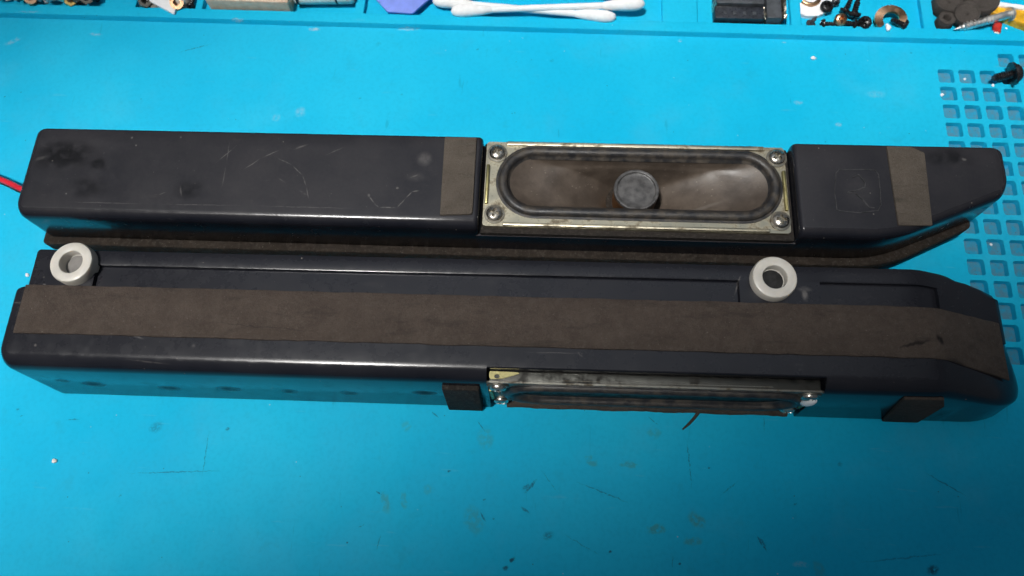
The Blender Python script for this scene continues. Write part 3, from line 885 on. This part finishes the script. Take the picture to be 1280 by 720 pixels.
# white glue blob at the corner of the driver and a loose strand of gasket
gx, gz = wallpt(1010, 497)
bl = []
for i in range(9):
    ph = math.pi * i / 8
    bl.append([(gx + 1.6 * math.sin(ph) * math.cos(t * math.pi / 6) + .7 * math.cos(ph), -.1 + 1.2 * math.sin(ph) * math.sin(t * math.pi / 6), gz + 2.9 * math.cos(ph)) for t in range(12)])
obj('glue_blob', *loft(bl), M_WHITE, front, 80)
p0 = loc(FR, 869, 521, 1.2); p1 = loc(FR, 862, 529, .9); p2 = loc(FR, 853, 537, .5)
obj('gasket_strand', *tube([(p0[0] + 1, p0[1] + 1.5, 1.4), (*p0, 1.2), (*p1, .9), (*p2, .45)], [.5, .45, .4, .25], 8), M_GASKET, front, 60)

# ------------------------------------------------------------------ things in the trays behind the ridge
def thing_at(name, px, py, z, label, cat, rz=0.0, group=None, rot=None):
    x, y = U(px, py, z)
    return empty(name, (x, y, z), rz, label, cat, group, rot)

# cotton swabs
def swab(ax, ay, bx, by, z0, z1, label, stick, rt=2.4):
    a = Vector((*U(ax, ay, z0), z0)); b = Vector((*U(bx, by, z1), z1))
    d = (b - a); L = d.length
    o = empty('cotton_swab', a, 0, label, 'swab')
    o.rotation_mode = 'QUATERNION'
    o.rotation_quaternion = Vector((1, 0, 0)).rotation_difference(d.normalized())
    obj('stick', *tube([(5, 0, 0), (L - 5, 0, 0)], 1.15, 12), stick, o, 60)
    def tip(s, c):
        pr = [(0, .3), (.5, 1.3), (1.6, 2.0), (3.5, 2.4), (7, 2.3), (11, 1.9), (14.5, 1.3), (15, .4)]
        return [(c + s * t, r) for t, r in pr]
    for s, c in ((1, 0), (-1, L)):
        pts = tip(s, c)
        obj('cotton_tip', *tube([(t, 0, 0) for t, _ in pts], [r * rt / 2.4 for _, r in pts], 14), M_WHITE, o, 70)
    return o
swab(564, 14, 806, 5, 3.0, 5.2, 'white cotton swab with a white stick lying on top of the others', M_PAPER, 2.3)
swab(541, 1, 770, 22, 3.0, 2.9, 'white cotton swab lying crosswise beneath the top swab', M_PAPER, 2.2)
swab(556, -10, 800, -8, 3.0, 3.0, 'cotton swab with a pale blue stick behind the white ones', M_BLUEST, 2.3)

# plectrum-shaped pry tool leaning on the ridge
o = thing_at('pry_pick', 500, 17, RZ + .9, 'violet blue plastic opening pick with a blunt tip resting on the tray edge', 'pick')
v, f = prism([(-4.6, 0.2, 1.6), (4.6, 0.2, 1.6), (18, 19, 5), (14, 30, 6), (-16, 30, 6), (-20, 16, 5)], -.4, .5, .3, .3, 6, 2)
obj('blade', v, f, M_PURPLE, o, 40)
o.rotation_euler = (math.radians(-2), 0, math.radians(-3))
obj('grip', *prism([(-9, 20, 3), (9, 20, 3), (9, 28, 3), (-9, 28, 3)], .45, 1.1, .3, 0, 5, 2), M_PURPLE, o, 40)

# beige plastic bar with cream inlay, and the cream tube beside it
def tray_y(px): return None
x0, _ = U(256, 8, 5); x1, y_ = U(360, 8, 5)
o = empty('plastic_bar', (x0, RID2 + .7, TF), math.radians(-.6), 'beige rectangular plastic bar with a cream stripe lying along the tray edge', 'bar')
Lb = x1 - x0
obj('body', *prism([(0, 0, .5), (Lb, 0, .5), (Lb, 14, .5), (0, 14, .5)], 0, 6.0, .5, 0, 3, 3), M_BEIGE, o, 40)
obj('inlay', *prism([(4, 1.1, .4), (Lb - 3.5, 1.6, .4), (Lb - 3.5, 6, .4), (4, 6, .4)], 5.8, 6.8, .3, 0, 3, 2), M_CREAM, o, 40)
x2, _ = U(364, 8, 4); x3, _ = U(436, 8, 4)
o = empty('plastic_tube', (x2 + .6, RID2 + 6.3, TF + 4.2), math.radians(2.0), 'cream plastic tube with dark joint rings next to the beige bar', 'tube')
obj('barrel', *tube([(0, 0, 0), (.5, 0, 0), (20.5, 0, 0), (21, 0, 0)], [3.6, 4.1, 4.0, 3.8], 24), M_CREAM, o, 50)
obj('cap', *tube([(1.0 + 20.2, 0, 0), (21.5, 0, 0), (x3 - x2 - 1.2, 0, 0), (x3 - x2 - .8, 0, 0)], [3.3, 3.5, 3.3, 2.9], 24), M_CREAM, o, 50)
obj('joint_ring', *tube([(.9, 0, 0), (1.9, 0, 0)], [4.25, 4.25], 24), M_BLACK, o, 50)
obj('joint_ring', *tube([(15.2, 0, 0), (15.9, 0, 0)], [4.15, 4.15], 24), M_BLACK, o, 50)

# black connector block with foil edges
x0, y0 = U(893, 25, 3); x1, _ = U(987, 27, 3)
o = empty('connector_block', (x0, RID2 + .6, TF), 0, 'black moulded connector block with grey lid and crumpled foil edges', 'connector')
Lc = x1 - x0
obj('base', *prism([(0, 0, .4), (Lc - 8.6, 0, .4), (Lc - 8.6, 17, .4), (0, 17, .4)], 0, 3.6, .3, 0, 2, 2), M_CHIP, o, 40)
obj('lid', *prism([(.2, 5.0, .4), (Lc - 9, 5.0, .4), (Lc - 9, 17.4, .4), (.2, 17.4, .4)], 3.6, 5.4, .4, 0, 2, 2), M_CHIPG, o, 40)
obj('side_block', *prism([(Lc - 8.2, -.2, .3), (Lc - 3, -.2, .3), (Lc - 3, 17, .3), (Lc - 8.2, 17, .3)], 0, 4.6, .3, 0, 2, 2), M_CHIPG, o, 40)
for k in range(5):
    obj('contact', *box(3 + k * 3.4, 4.1 + k * 3.4, 1.6, 2.9, 3.55, 3.8, .1), M_CHIPG, o, 40)
random.seed(9)
def foil(xa, xb, ya, yb, h):
    V, F = [], []; nx, ny = 3, 14
    for i in range(nx + 1):
        for j in range(ny + 1):
            V.append((xa + (xb - xa) * i / nx + random.uniform(-.25, .25), ya + (yb - ya) * j / ny, h * (1 if 0 < i < nx else .1) + random.uniform(-.5, .4) * (1 if 0 < i < nx else .1)))
    for i in range(nx):
        for j in range(ny):
            a = i * (ny + 1) + j; F.append((a, a + ny + 1, a + ny + 2, a + 1))
    return V, F
obj('foil_edge', *foil(Lc - 3, Lc - .6, 0, 17, 4.4), M_FOIL, o, 0)
obj('foil_edge', *foil(Lc - 9.3, Lc - 8.2, -.2, 5, 4.0), M_FOIL, o, 0)
obj('foil_edge', *foil(-.2, .9, 4.6, 8, 5.0), M_FOIL, o, 0)

# small screws: lying pan-head screws with threaded shank
def screw(px, py, z, label, rz, r=2.4, L=6, mt=M_BLACK, tilt=0.0, group=None, name='screw', washer=False):
    o = thing_at(name, px, py, z, label, 'screw', 0, group)
    # head centre at origin, shank runs along +x
    hv, hf = screw_head(r, r * .75, .4, 8, 32)
    hv = [(-p[2], p[1], p[0]) for p in hv]
    obj('head', hv, hf, mt, o, 40)
    ts = []; rr = r * .5
    n = int(L / .35)
    for k in range(n + 1):
        ts.append((k * L / n, rr * (1.0 if k % 2 else .80) * (1 if k < n - 3 else .55 + .15 * (n - k))))
    obj('shank', *tube([(t, 0, 0) for t, _ in ts], [q for _, q in ts], 12), mt, o, 25)
    if washer:
        obj('washer', *tube([(.02, 0, 0), (.1, 0, 0), (.9, 0, 0), (1.0, 0, 0)], [r * .9, r * 1.3, r * 1.3, r * .9], 28), mt, o, 40)
    o.rotation_euler = (random.uniform(0, 3), 0, 0)
    o.rotation_euler = (Matrix.Rotation(rz, 3, 'Z') @ Matrix.Rotation(tilt, 3, 'Y') @ Matrix.Rotation(.5, 3, 'X')).to_euler()
    return o
screw(1268, 92, 3.1, 'black machine screw with flanged head lying across the square grid cells', math.radians(190), 3.0, 6.8, M_BLACK, math.radians(12), washer=True)
G = 'small dark screws in the middle screw tray'
screw(1033, 9, TF + 2.3, 'black screw standing on its head showing a shiny cross recess', 1.2, 2.2, 4, M_BLACK, math.radians(80))
screw(1044, 2, TF + 1.9, 'dark slim screw lying beside the standing screw', 1.7, 1.6, 8, M_CHIPG)
screw(1057, 12, TF + 1.8, 'left screw of the touching pair with violet tinted shanks', 1.1, 1.9, 4, M_BLACK, math.radians(-35))
screw(1068, 16, TF + 2.2, 'right screw of the touching pair with violet tinted shanks', 1.4, 2.3, 4.5, M_BLACK, math.radians(-35))
screw(1014, 29, TF + 1.6, 'small grey screw upright against the tray edge', .4, 1.6, 3, M_CHIPG, math.radians(-75))
screw(1030, 30, TF + 1.6, 'small black screw lying against the tray edge beside the grey one', .0, 1.7, 5, M_BLACK)
screw(1066, 30, TF + 1.8, 'flat black screw lying between copper screw and round headed black screw', 3.0, 1.9, 5, M_BLACK)
screw(1081, 29, TF + 2.1, 'round headed black screw with a worn brass coloured tip', .6, 2.3, 3.5, M_BLACK, math.radians(50))
screw(1050, 25, TF + 2.1, 'coppery nickel screw standing among the black ones', 1.9, 2.2, 3.5, M_COPPER, math.radians(60))
screw(1129, 31, TF + 1.9, 'black screw tucked beside the bent copper washer', 2.6, 2.0, 4.5, M_BLACK)
# bent copper washer with a white fleck, white disc
o = thing_at('washer', 1110, 29, TF, 'bent copper coloured washer propped against the tray edge', 'washer')
rings = []
for k in range(33):
    a = math.radians(-40 + 265 * k / 32)
    c = Vector((4.2 * math.cos(a), 3.4 * math.sin(a), 2.0 + 1.2 * math.sin(a)))
    rd = Vector((math.cos(a), math.sin(a), 0))
    rings.append([tuple(c + rd * u + Vector((0, 0, w_))) for u, w_ in ((-1.4, -.4), (1.4, -.4), (1.4, .4), (-1.4, .4))])
obj('ring', *loft(rings), M_COPPER, o, 40)
o2 = obj('fleck', *tube([(-1.6, -5.2, 2.4), (-1.4, -4, 2.6), (-1.9, -2.6, 2.6)], [.5, .9, .4], 8), M_WHITE, o, 70)
o = thing_at('plastic_disc', 1010, 1, TF, 'white plastic half disc at the corner of the screw tray', 'disc', math.radians(-35))
V_ = [(8 * math.cos(math.radians(a)), 8 * math.sin(math.radians(a))) for a in range(-110, 71, 10)]
v = [(x, y, .0) for x, y in V_] + [(x, y, 1.6) for x, y in V_]; L = len(V_)
f = [(i, i + 1, L + i + 1, L + i) for i in range(L - 1)] + [tuple(range(L))[::-1], tuple(range(L, 2 * L)), (L - 1, 0, L, 2 * L - 1)]
obj('disc', v, f, M_PAPER, o, 40)
obj('rim', *tube([(7.2 * math.cos(math.radians(a)) * .45, 7.2 * math.sin(math.radians(a)) * .45, 1.9) for a in range(-110, 71, 10)], .8, 8), M_COPPER, o, 60)

# rubber feet
def foot(px, py, z, R, h, label, hole, tilt=(0, 0, 0)):
    x, y = U(px, py, z + h)
    o = empty('rubber_foot', (x, y, z), 0, label, 'rubber foot', None, tilt)
    if hole:
        pr = [(R * .96, 0), (R, .4), (R, h - .5), (R * .93, h), (R * .52, h), (R * .42, h - .5), (R * .36, h - 2.2), (.05, h - 2.3)]
    else:
        pr = [(R * .95, 0), (R, .4), (R, h - .5), (R * .95, h - .05), (R * .88, h - .15), (R * .80, h - .5), (R * .4, h - .45), (.05, h - .35)]
    obj('body', *lathe(pr, 40), M_RUBFOOT, o, 40)
    if not hole:
        obj('nub', *lathe([(R * .18, h - .6), (R * .18, h - .2), (R * .1, h + .05), (.05, h + .1)], 16), M_RUBFOOT, o, 50)
foot(1184.5, 22, TF, 2.9, 3.6, 'small black rubber foot with a deep hole in its middle', True)
foot(1211, 13, TF + 1.4, 4.3, 3.6, 'round dusty rubber foot tipped onto the others, rim facing up', False, (math.radians(12), math.radians(-6), 0))
foot(1187, 0, TF, 4.8, 4.4, 'dark rubber foot lying behind the small holed one', False)
foot(1228, -4, TF, 6.2, 4.4, 'large dark rubber foot lying next to the amber plastic strip', False)

# long silver self-tapping screw
a = Vector((*U(1261, 18, TF + 3.4), TF + 3.4)); b = Vector((*U(1192, 37, TF + 3.0), TF + 3.0))
o = empty('long_screw', a, 0, 'long bright steel tapping screw lying in front of the rubber feet', 'screw')
o.rotation_mode = 'QUATERNION'; o.rotation_quaternion = Vector((1, 0, 0)).rotation_difference((b - a).normalized())
L = (b - a).length
hv, hf = screw_head(2.4, 1.6, .4, 8, 32)
obj('head', [(-p[2] * 1.0, p[1], p[0]) for p in hv], hf, M_STEEL, o, 40)
ts = []
n = 64
for k in range(n + 1):
    t = k / n
    base = 1.35 if t < .30 else 1.35 * (1 if t < .8 else max(.08, 1 - (t - .8) / .2 * .95))
    ts.append((t * L, base * ((1.15 if k % 4 == 0 else .82) if t > .30 else 1)))
obj('shank', *tube([(t, 0, 0) for t, _ in ts], [r for _, r in ts], 14), M_STEEL, o, 25)
o = thing_at('plastic_bead', 1246, 36, TF + 1.5, 'small red plastic bead below the long steel screw', 'bead', 1.3)
obj('bead', *tube([(-2.2, 0, 0), (-1.9, 0, 0), (1.6, 0, 0), (2.0, 0, 0)], [.9, 1.35, 1.4, 1.0], 12), M_RED, o, 40)
obj('end_ring', *tube([(-2.6, 0, 0), (-2.1, 0, 0)], [.9, 1.0], 12), M_CREAM, o, 40)
# amber strip with white backing
a = U(1246, 8, 4); b = U(1300, 16, 4)
o = empty('plastic_strip', (*a, TF), math.atan2(b[1] - a[1], b[0] - a[0]), 'amber yellow plastic strip with white edge beside the rubber feet', 'strip')
obj('strip', *prism([(-2.5, -1.6, .8), (3, -3.0, .8), (11, -5.4, 1), (30, -6.5, 1), (30, 2, 1), (-1.5, 1.6, .8)], 0, 3.0, .5, 0, 4, 3), M_YELLOW, o, 40)
obj('white_edge', *prism([(-2, .4, .3), (30, .9, .3), (30, 2.6, .3), (-1.6, 2.2, .3)], 2.7, 3.8, .3, 0, 3, 2), M_PAPER, o, 40)

# jumble of small brass and steel hardware in the two left trays
random.seed(21)
kinds = [('brass standoff', 'brass'), ('steel nut', 'steel')]
def nut(px, py, z, mt, label, r, hgt, hexn=6, tilt=(0, 0, 0)):
    o = thing_at('spacer', px, py, z, label, 'spacer'); o.rotation_euler = tilt
    out = [(r * math.cos(2 * math.pi * k / hexn), r * math.sin(2 * math.pi * k / hexn)) for k in range(hexn)]
    hol = [(r * .5 * math.cos(2 * math.pi * k / 14), r * .5 * math.sin(2 * math.pi * k / 14)) for k in range(14)]
    obj('collar', *holed_plate(out, hol, 0, hgt), mt, o, 30)
    obj('sleeve', *tube([(0, 0, -1.4), (0, 0, -.01)], r * .55, 12), mt, o, 30)
J = 'small hardware heaped in the corner tray'
heap = [M_STEEL, M_PLATE_D, M_CREAM, M_STEEL, M_BRASS, M_PLATE, M_COPPER, M_STEEL, M_BLACK, M_BRASS, M_CREAM, M_PLATE_D, M_STEEL]
heapn = ['bright steel', 'tarnished grey', 'cream', 'bright steel', 'brass', 'zinc grey', 'copper', 'bright steel', 'black', 'brass', 'cream', 'tarnished grey', 'bright steel']
for k in range(26):
    px = -6 + k * 5.0; py = -11 + random.uniform(-5, 3) + px * .055 + (k % 2) * 6
    mt = heap[(k * 5) % len(heap)]
    nut(px, py, TF + random.uniform(1.6, 3.8), mt, 'tiny %s %s spacer in the heap of loose hardware beyond the folded clip' % (heapn[(k * 5) % len(heap)], 'hexagonal' if k % 3 else 'round'), random.uniform(1.6, 2.6), random.uniform(1, 2.4), 6 if k % 3 else 18,
        (random.uniform(-.7, .7), random.uniform(-.7, .7), random.uniform(0, 3)))
    bpy.data.objects[-1] if False else None
for o_ in list(COL.objects):
    if o_.name.startswith('spacer'): o_['group'] = J
o = thing_at('metal_clip', 203, 6, TF, 'folded white metal clip lying in the tray next to the beige bar', 'clip', math.radians(-22))
obj('arm', *prism([(-8, -1.5, .4), (9, -3.2, .4), (8, 0, .4), (-9, 6, .4)], 2.2, 3.0, .25, 0, 3, 2), M_PAPER, o, 40)
obj('base', *prism([(-11, -3, .5), (8, -4.2, .5), (9, 3, .5), (-10, 8, .5)], 0, 1.8, .3, 0, 3, 2), M_PLATE_D, o, 40)
nut(222, 5, TF + 2.2, M_COPPER, 'copper coloured spacer between white clip and beige bar', 2.4, 2, 16, (.4, .3, 0))
o = thing_at('bottle_cap', 231, 2, TF, 'small pinkish white plastic cap in the tray next to the beige bar', 'cap')
obj('cap', *lathe([(3.2, 0), (3.2, 3.6), (2.8, 4.3), (1.6, 4.6), (.05, 4.7)], 24), M_CREAM, o, 40)
obj('collar', *lathe([(3.8, 0), (3.8, .9), (3.3, 1.0), (.05, 1.0)], 24), M_CREAM, o, 40)
screw(239, 7, TF + 1.6, 'tiny black screw beside the pinkish white cap', 1.5, 1.6, 4, M_BLACK)
nut(181, 4, TF + 1.8, M_PLATE_D, 'grey spacer at the tray corner beside the folded clip', 2.4, 2, 6, (.2, .5, 0))

# ------------------------------------------------------------------ crumbs on the mat
def crumb(px, py, r, mt, label, z=0.0):
    random.seed(int(px * 7 + py))
    bm = bmesh.new(); bmesh.ops.create_icosphere(bm, subdivisions=1, radius=1)
    v = [(p.co.x * r * random.uniform(.6, 1.2), p.co.y * r * random.uniform(.6, 1.2), p.co.z * r * random.uniform(.4, .7) + r * .4) for p in bm.verts]
    bm.verts.index_update(); f = [tuple(q.index for q in p.verts) for p in bm.faces]; bm.free()
    x, y = U(px, py, z)
    o = obj('crumb', v, f, mt, None, 0); o.location = Vector((x, y, z)) * S
    tag(o, label, 'crumb')
crumb(69, 576, .8, M_CREAM, 'pale pinkish crumb on the open mat in front of the taped speaker box')
crumb(35, 344, .8, M_WHITE, 'white crumb touching the end of the taped speaker box ledge')
crumb(1241, 107, .6, M_WHITE, 'white bead on the mat at the tip of the flanged black screw')
crumb(1205.5, 99, .55, M_PAPER, 'tiny glassy crumb in a grid cell left of the flanged black screw', -DEPTH)
crumb(1177, 119, .7, M_WHITE, 'white sliver on the first cell of the grid edge column')
crumb(1016, 73, .8, M_WHITE, 'white flake on the plain mat behind the upturned driver box')
crumb(996, 42, .8, M_WHITE, 'white flake on the ridge below the black connector block')
crumb(1257, 36, .5, M_WHITE, 'white grain beside the red bead')
crumb(1238, 306, .6, M_WHITE, 'white grain in a grid cell beyond the box with the sloping end', -DEPTH)
crumb(1255, 252, .6, M_CREAM, 'pale grain in a grid cell beside the upturned driver box', -DEPTH)
